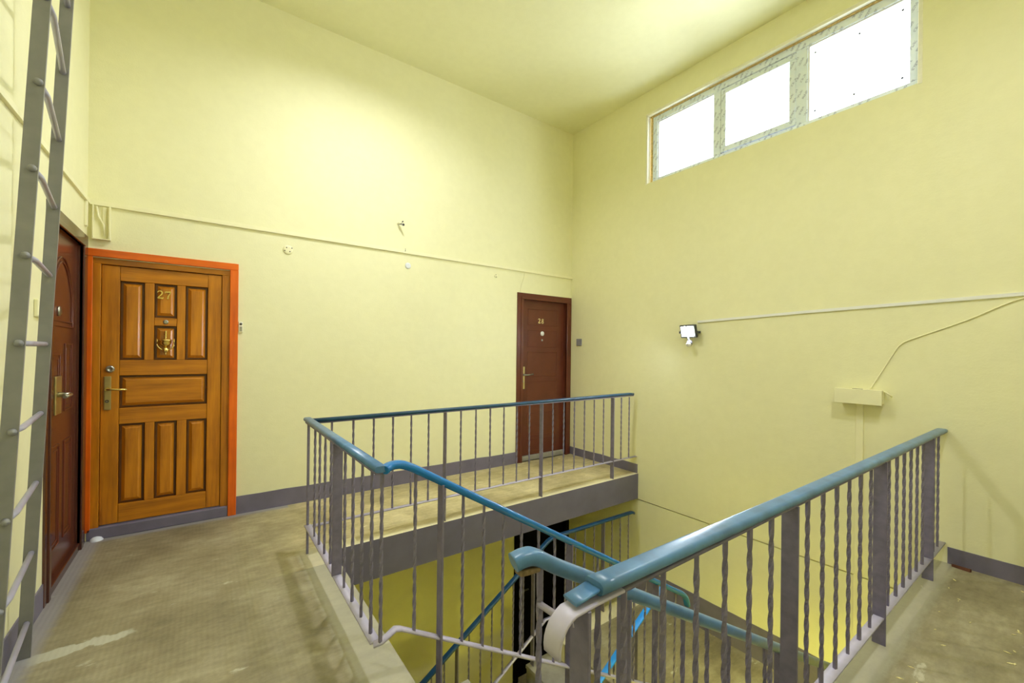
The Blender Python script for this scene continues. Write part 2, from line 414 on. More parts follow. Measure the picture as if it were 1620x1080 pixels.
skirting('baseboard_right', (XR, YB, 0), (XR, YG + 0.01, 0), (-1, 0, 0), 0.100, 0.105, 0, 'grey painted skirting beside the far brown door on the gallery')
skirting('baseboard_right', (XR, YN - 0.07, 0), (XR, YF, 0), (-1, 0, 0), 0.112, 0.108, 0, 'grey painted skirting along the near landing under the window wall')
skirting('baseboard_left', (XL, YF, 0), (XL, 3.235, 0), (1, 0, 0), 0.14, 0.132, 0, 'grey painted skirting behind the ladder foot')
skirting('baseboard_half_landing', (XR + 0.005, 0.7, 0), (XR + 0.005, 3.08, 0), (-1, 0, 0), 0.29, 0.31, ZH, 'dark grey painted band on the wall of the half landing below')

# ------------------------------------------------------------------ stairs
def steps(name, x0, dx, y0, y1, z0, n, label, rise=0.17, under=0.16):
    """n solid concrete steps; the k-th has its top at z0 - rise*k and starts at x0 + dx*k"""
    root = empty(name, (x0, (y0 + y1) / 2, z0)); tag(root, label, 'stairs', kind='structure')
    for k in range(n):
        mb = MB(); a = x0 + dx * k; b = a + dx; z = z0 - rise * (k + 1)
        sg = 1 if dx > 0 else -1
        pts = [(a, z), (b + 0.012 * sg, z), (b + 0.012 * sg, z - 0.03), (b, z - 0.03), (b, z - rise - under), (a, z - under)]
        rnd = [(p[0] + random.uniform(-.003, .003), p[1]) for p in pts]
        mb.poly_extrude(None, [(p[0], y0, p[1]) for p in rnd], [(p[0], y1, p[1]) for p in rnd])
        obj('step', mb, M['step'], root)
    return root
steps('stair_flight', XE, 0.288, YN + 0.01, 1.73, 0, 7, 'concrete flight going down from the top landing between blue handrails')
steps('stair_flight', 2.75, -0.30, 1.90, 3.09, ZH, 7, 'lower concrete flight going down from the half landing past the black doorway')
mb = MB(); mb.box((2.75, YN - 0.1, ZH - 0.22), (XR + 0.005, 3.09, ZH), 0.004)
tag(obj('floor', mb, M['floor'], keep_origin=True), 'concrete half landing floor below the top flight', 'floor', kind='structure')

# ------------------------------------------------------------------ railings
def prof_rect(wd, ht, r=0.0, n=3):
    if r <= 0: return [(-wd / 2, -ht / 2), (wd / 2, -ht / 2), (wd / 2, ht / 2), (-wd / 2, ht / 2)]
    out = []
    for cx, cy, a0 in ((wd / 2 - r, ht / 2 - r, 0), (-wd / 2 + r, ht / 2 - r, 90), (-wd / 2 + r, -ht / 2 + r, 180), (wd / 2 - r, -ht / 2 + r, 270)):
        for i in range(n + 1):
            a = math.radians(a0 + 90 * i / n); out.append((cx + r * math.cos(a), cy + r * math.sin(a)))
    return out
HAND = prof_rect(0.050, 0.026, 0.0115, 4)
ROUND = prof_rect(0.046, 0.034, 0.0165, 4)
FLAT = prof_rect(0.038, 0.007)
def smooth_path(pts, n=6):
    """Catmull-Rom through the points"""
    P = [Vector(p) for p in pts]; P = [P[0] * 2 - P[1]] + P + [P[-1] * 2 - P[-2]]; out = []
    for i in range(1, len(P) - 2):
        for k in range(n):
            t = k / n; a, b, c, d = P[i - 1:i + 3]
            out.append(0.5 * ((2 * b) + (c - a) * t + (2 * a - 5 * b + 4 * c - d) * t * t + (3 * b - a - 3 * c + d) * t ** 3))
    out.append(P[-2]); return out

_bal = {}
def baluster(parent, x, y, z0, z1, mat='bar'):
    """square bar twisted about its axis; bars of one length share a mesh"""
    L = round(z1 - z0, 2); key = (L, mat)
    wpos = (x, y, (z0 + z1) / 2)
    if key in _bal:
        return dup(_bal[key], wpos, parent, (0, 0, random.choice((0, 0.4, 0.8, 1.2))))
    mb = MB(); n = max(8, int(L / 0.0145)); h = 0.0056; rings = []
    for i in range(n + 1):
        z = -L / 2 + L * i / n
        tw = (min(max(z, -L / 2 + 0.05), L / 2 - 0.05)) / 0.058 * PI / 2
        rings.append([(h * 1.414 * math.cos(tw + PI / 4 + k * PI / 2), h * 1.414 * math.sin(tw + PI / 4 + k * PI / 2), z) for k in range(4)])
    mb.ring_loft(rings, smooth=False)
    o = obj('baluster', mb, M[mat], parent, keep_origin=True)
    o.location = Vector(wpos) - wloc(parent); WORLD[o.name] = Vector(wpos)
    _bal[key] = o; return o
def post(parent, x, y, z0, z1, along, mat='bar', wd=0.048, th=0.009):
    mb = MB(); a, b = (wd / 2, th / 2) if along == 'y' else (th / 2, wd / 2)
    # the flat bar stands across the railing: railing along x -> bar wide in y
    if along == 'x': a, b = th / 2, wd / 2
    else: a, b = wd / 2, th / 2
    mb.box((x - a, y - b, z0), (x + a, y + b, z1), 0.0012)
    return obj('post', mb, M[mat], parent)
def line_bars(a, b, n): return [a + (b - a) * k / n for k in range(1, n)]

# --- gallery railing (far side)
YGR = 3.10
g = empty('gallery_railing', (0.57, YGR, 0)); tag(g, 'grey railing with blue handrail along the far gallery in front of the brown door', 'railing')
mb = MB(); mb.sweep([(0.578, YGR, 0.898), (2.2, YGR, 0.902), (3.90, YGR, 0.915), (3.955, YGR, 0.910)], HAND); obj('handrail', mb, M['dark_teal'], g)
mb = MB(); mb.sweep([(0.59, YGR, 0.881), (3.955, YGR, 0.893)], FLAT); obj('handrail_bar', mb, M['bar'], g)
mb = MB(); mb.sweep([(0.59, YGR, 0.186), (4.028, YGR, 0.19)], prof_rect(0.034, 0.008)); obj('bottom_rail', mb, M['bar_light'], g)
gp = [1.585, 2.605, 3.62]
for x in gp: post(g, x, YGR, 0.0, 0.884, 'x')
for x in [0.57 + 0.145 * k for k in range(1, 7)] + line_bars(gp[0], gp[1], 7) + line_bars(gp[1], gp[2], 7) + [3.765, 3.90]:
    baluster(g, x, YGR, 0.19, 0.88)

# --- left landing railing
XLR = 0.57
g = empty('landing_railing', (XLR, YGR, 0)); tag(g, 'grey railing with worn teal handrail along the left landing beside the stairwell', 'railing')
mb = MB(); mb.sweep([(XLR, 3.16, 0.902), (XLR, 1.66, 0.906)], HAND); obj('handrail', mb, M['teal'], g)
mb = MB(); mb.sweep([(XLR, 3.13, 0.885), (XLR, 1.67, 0.888)], FLAT); obj('handrail_bar', mb, M['bar'], g)
mb = MB(); mb.sweep([(XLR, 3.12, 0.190), (XLR, 1.71, 0.192)], prof_rect(0.040, 0.008)); obj('bottom_rail', mb, M['bar_light'], g)
post(g, XLR, 3.115, 0.0, 0.886, 'y', wd=0.015, th=0.015)
post(g, XLR, 2.335, 0.193, 0.886, 'y', wd=0.05)
for y in (2.478, 2.62, 2.762, 2.90, 2.19, 2.046, 1.904, 1.77): baluster(g, XLR, y, 0.193, 0.885)

# --- upper flight, well side
YU = 1.69
def slope(pt, s): return lambda x: pt[1] - s * (x - pt[0])
g = empty('stair_railing', (0.85, YU, -0.17)); tag(g, 'bright blue handrail on grey bars running down beside the well from the left landing', 'railing')
topz = slope((0.734, 0.872), 0.592); botz = slope((0.714, 0.195), 0.592)
p = smooth_path([(XLR + 0.012, 1.665, 0.900), (0.615, YU - 0.004, 0.907), (0.655, YU, 0.907), (0.695, YU, 0.893), (0.734, YU, 0.872), (0.80, YU, topz(0.80))], 5)
p += [(1.6, YU, topz(1.6)), (2.55, YU, topz(2.55))]
p += smooth_path([(2.64, YU, topz(2.64)), (2.71, YU, topz(2.70) - 0.004), (2.765, YU, topz(2.74) - 0.03), (2.79, YU, topz(2.75) - 0.085)], 4)
mb = MB(); mb.sweep(p, ROUND); obj('handrail', mb, M['blue'], g)
mb = MB(); mb.sweep([(XLR - 0.01, 1.70, 0.192), (XLR + 0.02, YU, 0.200), (0.645, YU, 0.229), (0.668, YU, 0.222)] + [(x, YU, botz(x)) for x in (0.72, 1.6, 2.66)], prof_rect(0.034, 0.009)); obj('bottom_rail', mb, M['bar_light'], g)
baluster(g, XLR + 0.012, YU - 0.005, 0.20, 0.888)
baluster(g, 0.728, YU, botz(0.728), botz(0.728) + 0.68)
fp = [0.848, 1.635, 2.42]
for x, zb in zip(fp, (-0.17, -0.68, -1.02)): post(g, x, YU, zb, topz(x) - 0.012, 'x')
for x in line_bars(fp[0], fp[1], 7) + line_bars(fp[1], fp[2], 7) + [2.53, 2.64]: baluster(g, x, YU, botz(x), botz(x) + 0.68)

# --- upper flight, near side
YW = 0.78
g = empty('stair_railing', (0.97, YW, -0.17)); tag(g, 'teal handrail with a blunt slanted end cap just behind the near railing', 'railing')
tz = slope((0.708, 0.850), 0.562)
p = smooth_path([(0.583, YW + 0.010, 0.890), (0.61, YW + 0.004, 0.897), (0.64, YW, 0.892), (0.708, YW, 0.850), (0.80, YW, tz(0.80))], 5) + [(1.6, YW, tz(1.6)), (2.72, YW, tz(2.72))]
mb = MB(); mb.sweep(p, prof_rect(0.050, 0.036, 0.0155, 4)); obj('handrail', mb, M['teal'], g)
mb = MB(); mb.sweep([(0.592, YW, 0.870), (0.61, YW, 0.868), (0.645, YW, 0.866)], prof_rect(0.030, 0.014, 0.005)); obj('rail_end', mb, M['rust'], g, label='rusty bare metal end under the teal cap')
bz = lambda x: tz(x) - 0.70
mb = MB(); mb.sweep([(0.645, YW, bz(0.66)), (2.70, YW, bz(2.70))], prof_rect(0.034, 0.009)); obj('bottom_rail', mb, M['bar_light'], g)
baluster(g, 0.655, YW, bz(0.655) - 0.1, 0.862, 'bar')
mb = MB(); mb.sweep([(0.655, YW, 0.775), (0.628, 0.665, 0.805), (0.612, 0.612, 0.83)], prof_rect(0.012, 0.010)); obj('tie_bar', mb, M['bar_light'], g)
wp = [0.97, 2.0]
for x, zb in zip(wp, (-0.17, -0.85)): post(g, x, YW, zb, tz(x) - 0.014, 'x')
for x in [0.823] + line_bars(wp[0], wp[1], 7) + [2.147, 2.294, 2.441, 2.59]: baluster(g, x, YW, bz(x), bz(x) + 0.69)

# --- near landing railing (right)
YR = 0.60
g = empty('landing_railing', (0.605, YR, 0)); tag(g, 'near grey railing with wide shiny blue-grey handrail running to the window wall', 'railing')
mb = MB(); p = [(0.648, YR, 0.902), (0.70, YR, 0.900), (1.6, YR, 0.892), (2.75, YR, 0.889), (3.98, YR, 0.886), (4.02, YR, 0.882)]
mb.sweep(p, prof_rect(0.052, 0.027, 0.0115, 4)); obj('handrail', mb, M['teal'], g)
mb = MB(); mb.sweep([(0.588, YR + 0.006, 0.889), (0.61, YR + 0.004, 0.893), (0.652, YR, 0.902)], prof_rect(0.042, 0.007, 0.003, 2)); obj('handrail_tongue', mb, M['teal'], g, label='thin torn end of the plastic handrail cover')
sc = [(0.72, YR, 0.878), (0.64, YR, 0.878)]
for k in range(1, 9):
    a = math.radians(12 * k + 6); sc.append((0.597 - 0.060 * math.sin(a), YR, 0.818 + 0.060 * math.cos(a)))
mb = MB(); mb.sweep(sc, prof_rect(0.007, 0.046, 0.0025, 2), (0, 1, 0)); obj('rail_scroll', mb, M['bar_light'], g, label='bare grey flat bar curling down at the open end of the handrail')
mb = MB(); mb.sweep([(0.70, YR, 0.876), (4.02, YR, 0.872)], FLAT); obj('handrail_bar', mb, M['bar'], g)
mb = MB(); mb.sweep([(0.60, YR, 0.128), (4.03, YR, 0.130)], prof_rect(0.040, 0.008)); obj('bottom_rail', mb, M['bar_light'], g)
rp = [0.612, 1.604, 2.627, 3.63]
for x in rp: post(g, x, YR, 0.0, 0.874, 'x', wd=0.052)
for x in [0.662, 0.745] + [0.745 + 0.1432 * k for k in range(1, 6)] + line_bars(rp[1], rp[2], 7) + line_bars(rp[2], rp[3], 7) + [3.775, 3.90]: baluster(g, x, YR, 0.132, 0.874)

# --- half landing and lower flight, gallery side
YD = 3.05
g = empty('stair_railing', (3.43, YD, ZH)); tag(g, 'lower railing with dark blue handrail seen under the gallery in front of the black doorway', 'railing')
dz = slope((2.62, -0.445), -0.62)
p = [(3.93, YD, -0.425), (3.90, YD, -0.412), (2.80, YD, -0.402)] + smooth_path([(2.74, YD, -0.404), (2.68, YD, -0.416), (2.62, YD, -0.447), (2.54, YD, dz(2.54))], 4) + [(1.6, YD, dz(1.6)), (0.9, YD, dz(0.9))]
mb = MB(); mb.sweep(p, HAND); obj('handrail', mb, M['dark_teal'], g)
db = lambda x: dz(x) - 0.72
mb = MB(); mb.sweep([(3.93, YD, ZH + 0.19), (2.75, YD, ZH + 0.19), (2.64, YD, db(2.64) - 0.01), (1.6, YD, db(1.6)), (0.9, YD, db(0.9))], prof_rect(0.034, 0.009)); obj('bottom_rail', mb, M['bar_light'], g)
lp = [0.90, 1.69, 2.484]
for x in lp:
    k = math.floor((2.75 - x) / 0.30); post(g, x, YD, ZH - 0.17 * (k + 1), dz(x) - 0.012, 'x')
post(g, 3.433, YD, ZH, -0.418, 'x')
for x in line_bars(lp[0], lp[1], 7) + line_bars(lp[1], lp[2], 7) + [2.60]: baluster(g, x, YD, db(x), db(x) + 0.70)
for x in (2.755, 2.89, 3.026, 3.162, 3.297, 3.573, 3.71, 3.848): baluster(g, x, YD, ZH + 0.19, -0.42)

# --- lower flight, well side
YV = 1.95
g = empty('stair_railing', (2.55, YV, ZH - 0.17)); tag(g, 'flat vivid blue handrail on dark bars of the lower flight', 'railing')
vz = slope((2.89, -0.405), -0.60)
mb = MB(); mb.sweep([(2.90, YV, vz(2.90)), (2.0, YV, vz(2.0)), (0.95, YV, vz(0.95))], prof_rect(0.046, 0.010, 0.004, 2)); obj('handrail', mb, M['blue_flat'], g)
vb = lambda x: vz(x) - 0.74
mb = MB(); mb.sweep([(2.86, YV, vb(2.86)), (0.95, YV, vb(0.95))], prof_rect(0.034, 0.009)); obj('bottom_rail', mb, M['bar'], g)
vp = [2.82, 2.55, 1.75, 0.97]
for x in vp:
    k = math.floor((2.75 - x) / 0.30); post(g, x, YV, ZH - 0.17 * (k + 1), vz(x) - 0.006, 'x')
for x in [2.66] + line_bars(2.55, 1.75, 7) + line_bars(1.75, 0.97, 7): baluster(g, x, YV, vb(x), vb(x) + 0.73)

# ------------------------------------------------------------------ doors
def TB(p): return Vector((p.x, YB - p.y, p.z))          # (along, out, up) on the back wall
def TL(p): return Vector((XL + p.y, p.x, p.z))          # on the left wall
def raised(mb, u0, u1, z0, z1, d0, d1, groove=0.016, slope_=0.02):
    """raised-and-fielded panel: groove floor at d0, field at d1"""
    def rect(i, d): return [mb.v(p) for p in ((u0 + i, d, z0 + i), (u1 - i, d, z0 + i), (u1 - i, d, z1 - i), (u0 + i, d, z1 - i))]
    a, b, c, e = rect(-0.004, d0 - 0.006), rect(groove * 0.2, d0), rect(groove, d0), rect(groove + slope_, d1)
    mb.mi = 1
    for r0, r1 in ((a, b), (b, c)):
        for k in range(4): mb.face([r0[k], r0[(k + 1) % 4], r1[(k + 1) % 4], r1[k]])
    mb.mi = 0
    for k in range(4): mb.face([c[k], c[(k + 1) % 4], e[(k + 1) % 4], e[k]])
    mb.face(e)

STROKES = {
 '2': [(0.08, .78, .10), (.10, .90, .13), (.30, 1.0, .10), (.58, .97, .17), (.72, .78, .22), (.62, .56, .18), (.36, .32, .12), (.10, .09, .13), (.45, .08, .17), (.80, .06, .16), (.86, .24, .06)],
 '7': [(.08, .74, .06), (.12, .93, .15), (.45, .93, .17), (.84, .95, .13), (.70, .66, .13), (.52, .36, .18), (.46, .02, .24)],
 '8': [(.46, .52, .13), (.22, .66, .17), (.24, .88, .15), (.47, .98, .10), (.70, .88, .15), (.70, .67, .17), (.46, .52, .13), (.18, .36, .18), (.18, .12, .18), (.46, .03, .11), (.76, .12, .18), (.75, .36, .18), (.46, .52, .13)]}
def digit(mb, ch, u, z, h, d, th=0.004):
    S = STROKES[ch]; pts = smooth_path([(a, b, 0) for a, b, c in S], 4); ws = []
    for i in range(len(S) - 1):
        for k in range(4): ws.append(S[i][2] + (S[i + 1][2] - S[i][2]) * k / 4)
    ws.append(S[-1][2]); rings = []
    for i, p in enumerate(pts):
        t = (pts[min(i + 1, len(pts) - 1)] - pts[max(i - 1, 0)]); t = Vector((t.x, t.y, 0)).normalized(); nrm = Vector((-t.y, t.x, 0)) * ws[i] / 2
        a, b = p + nrm, p - nrm; q = lambda v, o: (u + v.x * h * 0.72, d + o, z + v.y * h)
        rings.append([q(a, 0), q(b, 0), q(b, th), q(a, th)])
    mb.ring_loft(rings, smooth=False)

# ---- door 27: varnished pine
d27 = empty('door_2', (-0.25, YB, 0)); tag(d27, 'varnished pine panelled door numbered 27 in an orange frame with brass knocker', 'door', kind='structure')
mb = MB(TB); mb.box((-0.678, -0.001, 0.06), (-0.653, 0.012, 2.024), 0.002); obj('architrave', mb, M['orange_v'], d27)
mb = MB(TB); mb.box((0.160, -0.001, 0.0), (0.218, 0.018, 2.024), 0.003); obj('architrave', mb, M['orange_v'], d27)
mb = MB(TB); mb.box((-0.678, -0.001, 2.024), (0.218, 0.018, 2.078), 0.003); obj('architrave', mb, M['orange_h'], d27)
mb = MB(TB); mb.box((-0.657, -0.16, 0.08), (-0.612, -0.004, 1.978), 0.002); obj('jamb', mb, M['wood_v'], d27)
mb = MB(TB); mb.box((0.108, -0.16, 0.08), (0.163, -0.012, 1.978), 0.002); obj('jamb', mb, M['wood_v'], d27)
mb = MB(TB); mb.box((-0.657, -0.16, 1.978), (0.163, -0.010, 2.018), 0.002); obj('jamb_head', mb, M['wood_h'], d27)
mb = MB(TB); mb.box((-0.672, -0.16, 0.0), (0.160, 0.012, 0.082), 0.006, 2); obj('door_sill', mb, M['grey'], d27)
mb = MB(TB); mb.lathe((-0.615, 0.02, 0.0), (0.1, 0.3, 1), [(0.036, 0.0), (0.036, 0.006), (0.026, 0.018), (0.01, 0.024), (0.0, 0.025)], 14); obj('plaster_dab', mb, M['white_bluish'], d27, label='white plaster dab at the foot of the frame')
F0 = -0.024                                             # face of the leaf, behind the wall face
mb = MB(TB); mb.box((-0.612, -0.075, 0.084), (0.108, F0 - 0.028, 1.978)); leaf = obj('door_leaf', mb, M['wood_groove'], d27)
def board(name, u0, u1, z0, z1, mat, proud=0.0):
    mb = MB(TB); mb.box((u0, F0 - 0.03, z0), (u1, F0 + proud, z1), 0.0035, 2); obj(name, mb, M[mat], d27)
board('stile', -0.610, -0.512, 0.088, 1.974, 'wood_v'); board('stile', 0.014, 0.106, 0.088, 1.974, 'wood_v')
for z0, z1 in ((1.868, 1.974), (1.170, 1.284), (0.812, 0.930), (0.088, 0.222)): board('rail', -0.511, 0.013, z0, z1, 'wood_h', -0.001)
board('muntin', -0.374, -0.318, 1.285, 1.867, 'wood_v', -0.001); board('muntin', -0.182, -0.130, 1.285, 1.867, 'wood_v', -0.001)
board('muntin', -0.366, -0.310, 0.223, 0.811, 'wood_v', -0.001); board('muntin', -0.176, -0.116, 0.223, 0.811, 'wood_v', -0.001)
board('rail', -0.317, -0.183, 1.546, 1.608, 'wood_h', -0.001)
def panel(u0, u1, z0, z1, mat='wood_v'):
    mb = MB(TB); raised(mb, u0, u1, z0, z1, F0 - 0.020, F0 - 0.006); obj('door_panel', mb, [M[mat], M['wood_groove']], d27)
panel(-0.511, -0.375, 1.285, 1.867); panel(-0.317, -0.183, 1.609, 1.867); panel(-0.317, -0.183, 1.285, 1.545); panel(-0.129, 0.013, 1.285, 1.867)
panel(-0.511, 0.013, 0.931, 1.169, 'wood_h')
panel(-0.511, -0.367, 0.223, 0.811); panel(-0.309, -0.177, 0.223, 0.811); panel(-0.115, 0.013, 0.223, 0.811)
mb = MB(TB); digit(mb, '2', -0.302, 1.755, 0.058, F0 - 0.005, 0.006); obj('door_number', mb, M['brass'], d27)
mb = MB(TB); digit(mb, '7', -0.258, 1.752, 0.060, F0 - 0.005, 0.006); obj('door_number', mb, M['brass'], d27)
mb = MB(TB); mb.lathe((-0.249, F0 - 0.002, 1.577), (0, 1, 0), [(0.017, 0), (0.017, 0.004), (0.012, 0.008), (0.006, 0.009), (0.0, 0.007)], 16); obj('peephole', mb, M['steel'], d27)
mb = MB(TB); mb.lathe((-0.560, F0, 1.218), (0, 1, 0), [(0.026, 0), (0.026, 0.006), (0.020, 0.012), (0.010, 0.013), (0.010, 0.009), (0.0, 0.009)], 18); obj('lock_cylinder', mb, M['steel'], d27)
# brass knocker: urn on a spindle with a swinging ring
ku, kz = -0.248, 1.415
mb = MB(TB)
prof = [(0.0005, 1.512), (0.006, 1.508), (0.009, 1.498), (0.005, 1.489), (0.011, 1.480), (0.006, 1.471), (0.012, 1.462), (0.006, 1.452), (0.016, 1.446), (0.040, 1.441), (0.042, 1.434), (0.034, 1.428), (0.036, 1.415), (0.030, 1.400), (0.018, 1.390), (0.010, 1.384), (0.013, 1.376), (0.008, 1.362)]
mb.lathe((ku, F0 + 0.004, 0), (0, 0, 1), [(r, z) for r, z in prof], 18)
kn = obj('door_knocker', mb, M['brass'], d27)
mb = MB(TB)
arc = [(ku - 0.052, F0 + 0.004, 1.448)] + [(ku + 0.052 * math.sin(math.radians(a)), F0 + 0.014, 1.412 - 0.052 * math.cos(math.radians(a))) for a in range(-110, 111, 20)] + [(ku + 0.052, F0 + 0.004, 1.448)]
mb.tube(arc, 0.0052, 8); obj('knocker_ring', mb, M['brass'], kn)
mb = MB(TB); mb.lathe((ku, F0 + 0.012, 1.360), (0, 1, 0), [(0.0, 0), (0.018, 0.002), (0.021, 0.010), (0.014, 0.017), (0.0, 0.018)], 14); obj('knocker_plate', mb, M['brass'], kn)
mb = MB(TB); mb.lathe((ku, F0 + 0.006, 0), (0, 0, 1), [(0.004, 1.356), (0.010, 1.346), (0.005, 1.338), (0.009, 1.331), (0.004, 1.324), (0.001, 1.318)], 12); obj('knocker_drop', mb, M['brass'], kn)
mb = MB(TB); mb.box((-0.592, F0, 0.921), (-0.552, F0 + 0.011, 1.166), 0.005, 2); hp = obj('lock_plate', mb, M['old_brass'], d27)
mb = MB(TB); mb.lathe((-0.572, F0 + 0.010, 1.074), (0, 1, 0), [(0.014, 0), (0.013, 0.008), (0.010, 0.03), (0.010, 0.046)], 14); mb.tube([(-0.572, F0 + 0.050, 1.074), (-0.55, F0 + 0.052, 1.074), (-0.50, F0 + 0.05, 1.070), (-0.462, F0 + 0.046, 1.069)], 0.0085, 10); obj('door_handle', mb, M['brass'], hp)
mb = MB(TB); mb.lathe((-0.573, F0 + 0.010, 0.985), (0, 1, 0), [(0.011, 0), (0.011, 0.004), (0.006, 0.004), (0.005, -0.002)], 14); obj('keyhole', mb, M['dark_grey'], hp)

# ---- door 28: brown steel at the far end
def steel_frame(root, T_, u0, u1, iu0, iu1, z0, z1, iz1, mat, depth=0.05, proud=0.02):
    for a, b in ((u0, iu0), (iu1, u1)):
        mb = MB(T_); m = (a + b) / 2
        inner_right = (a == u0)
        mb.box((a, -0.01, z0), (b, proud * 0.6, iz1 - 0.0005), 0.003)
        k0, k1 = (b - (b - a) * 0.42, b) if inner_right else (a, a + (b - a) * 0.42)
        mb.box((k0, -depth - 0.05, z0), (k1, proud, iz1 - 0.0005), 0.004, 2)
        obj('door_frame', mb, M[mat], root)
    mb = MB(T_); mb.box((u0, -0.01, iz1), (u1, proud * 0.6, z1), 0.003); mb.box((iu0 - 0.035, -depth - 0.05, iz1), (iu1 + 0.035, proud, iz1 + 0.034), 0.004, 2)
    obj('frame_head', mb, M[mat], root)
def emboss(mb, u0, u1, z0, z1, d, w_=0.010, h=0.004):
    """thin raised moulding pressed into a steel leaf"""
    mb.box((u0, d - 0.002, z0), (u0 + w_, d + h, z1), 0.0018); mb.box((u1 - w_, d - 0.002, z0), (u1, d + h, z1), 0.0018)
    mb.box((u0 + w_, d - 0.002, z0), (u1 - w_, d + h, z0 + w_), 0.0018); mb.box((u0 + w_, d - 0.002, z1 - w_), (u1 - w_, d + h, z1), 0.0018)
d28 = empty('door_3', (3.56, YB, 0)); tag(d28, 'plain brown steel door numbered 28 at the far end of the gallery', 'door', kind='structure')
steel_frame(d28, TB, 3.108, 4.021, 3.200, 3.935, 0.0, 2.112, 2.034, 'brown')
mb = MB(TB); mb.box((3.195, -0.10, 0.062), (3.940, -0.052, 2.036)); obj('door_leaf', mb, M['brown'], d28)
mb = MB(TB); mb.box((3.195, -0.11, 0.0), (3.940, -0.020, 0.060), 0.004); obj('door_sill', mb, M['step'], d28, label='bare grey concrete sill under the brown door')
for z0, z1 in ((1.72, 1.93), (1.44, 1.66), (1.06, 1.38), (0.66, 1.00), (0.30, 0.60), (0.11, 0.26)):
    mb = MB(TB); emboss(mb, 3.32, 3.82, z0, z1, -0.052, 0.008, 0.0022); obj('pressed_moulding', mb, M['brown'], d28)
mb = MB(TB); digit(mb, '2', 3.488, 1.750, 0.058, -0.052, 0.005); obj('door_number', mb, M['brass_pale'], d28)
mb = MB(TB); digit(mb, '8', 3.542, 1.750, 0.058, -0.052, 0.005); obj('door_number', mb, M['brass_pale'], d28)
mb = MB(TB); mb.lathe((3.560, -0.052, 1.618), (0, 1, 0), [(0.030, 0), (0.030, 0.005), (0.022, 0.010), (0.0, 0.012)], 20); obj('lock_cover', mb, M['white_plastic'], d28, label='round pale cover')
mb = MB(TB); mb.lathe((3.558, -0.052, 1.532), (0, 1, 0), [(0.014, 0), (0.013, 0.005), (0.006, 0.007), (0.0, 0.005)], 14); obj('peephole', mb, M['steel'], d28)
mb = MB(TB); mb.box((3.222, -0.054, 0.908), (3.274, -0.040, 1.190), 0.005, 2); hp = obj('lock_plate', mb, M['old_brass'], d28)
mb = MB(TB); mb.lathe((3.246, -0.042, 1.088), (0, 1, 0), [(0.013, 0), (0.011, 0.02), (0.010, 0.045)], 12); mb.tube([(3.246, 0.0, 1.088), (3.29, 0.003, 1.088), (3.375, 0.0, 1.095)], 0.009, 8); obj('door_handle', mb, M['steel'], hp)
mb = MB(TB); mb.lathe((3.248, -0.042, 1.005), (0, 1, 0), [(0.010, 0), (0.010, 0.004), (0.004, 0.004), (0.004, 0.0)], 12); obj('keyhole', mb, M['steel'], hp)

# ---- brown door on the left wall behind the ladder
dC = empty('door_1', (XL, 3.68, 0)); tag(dC, 'glossy dark brown pressed steel door half hidden behind the ladder', 'door', kind='structure')
steel_frame(dC, TL, 3.235, 4.165, 3.330, 4.030, 0.0, 2.155, 2.065, 'brown_dark', depth=0.025, proud=0.016)
mb = MB(TL); mb.box((3.322, -0.07, 0.05), (4.04, -0.022, 2.075)); obj('door_leaf', mb, M['brown'], dC)
mb = MB(TL); mb.box((3.322, -0.08, 0.0), (4.04, 0.006, 0.05), 0.004); obj('door_sill', mb, M['brown_dark'], dC)
for (u0, u1, z0, z1) in ((3.44, 3.64, 0.98, 1.34), (3.74, 3.92, 0.98, 1.40), (3.44, 3.64, 0.20, 0.80), (3.74, 3.92, 0.20, 0.80)):
    mb = MB(TL); emboss(mb, u0, u1, z0, z1, -0.022, 0.012, 0.006); emboss(mb, u0 + 0.03, u1 - 0.03, z0 + 0.03, z1 - 0.03, -0.022, 0.008, 0.004); obj('pressed_moulding', mb, M['brown'], dC)
mb = MB(TL)
for o in (0.0, 0.03):   # arched mouldings of the upper panels
    pts = [(3.43 + o, -0.02, 1.50 + o)] + [(3.43 + o + (0.49 - 2 * o) * t, -0.02, 1.72 - o + 0.20 * math.sin(PI * t) ** 0.8) for t in [k / 14 for k in range(15)]] + [(3.92 - o, -0.02, 1.50 + o), (3.43 + o, -0.02, 1.50 + o)]
    mb.tube([TL(Vector(p)) if False else p for p in pts], 0.006, 6)
obj('pressed_moulding', mb, M['brown'], dC)
mb = MB(TL); mb.lathe((3.600, -0.022, 1.588), (0, 1, 0), [(0.030, 0), (0.030, 0.006), (0.020, 0.012), (0.010, 0.012), (0.0, 0.008)], 18); obj('peephole', mb, M['steel'], dC)
mb = MB(TL); mb.box((3.50, -0.022, 0.982), (3.62, -0.008, 1.205), 0.004, 2); hp = obj('lock_plate', mb, M['old_brass'], dC)
mb = MB(TL); mb.lathe((3.545, -0.010, 1.098), (0, 1, 0), [(0.016, 0), (0.012, 0.03), (0.011, 0.052)], 12); mb.tube([(3.545, 0.044, 1.098), (3.50, 0.046, 1.098), (3.42, 0.042, 1.094)], 0.0095, 8); obj('door_handle', mb, M['steel'], hp)

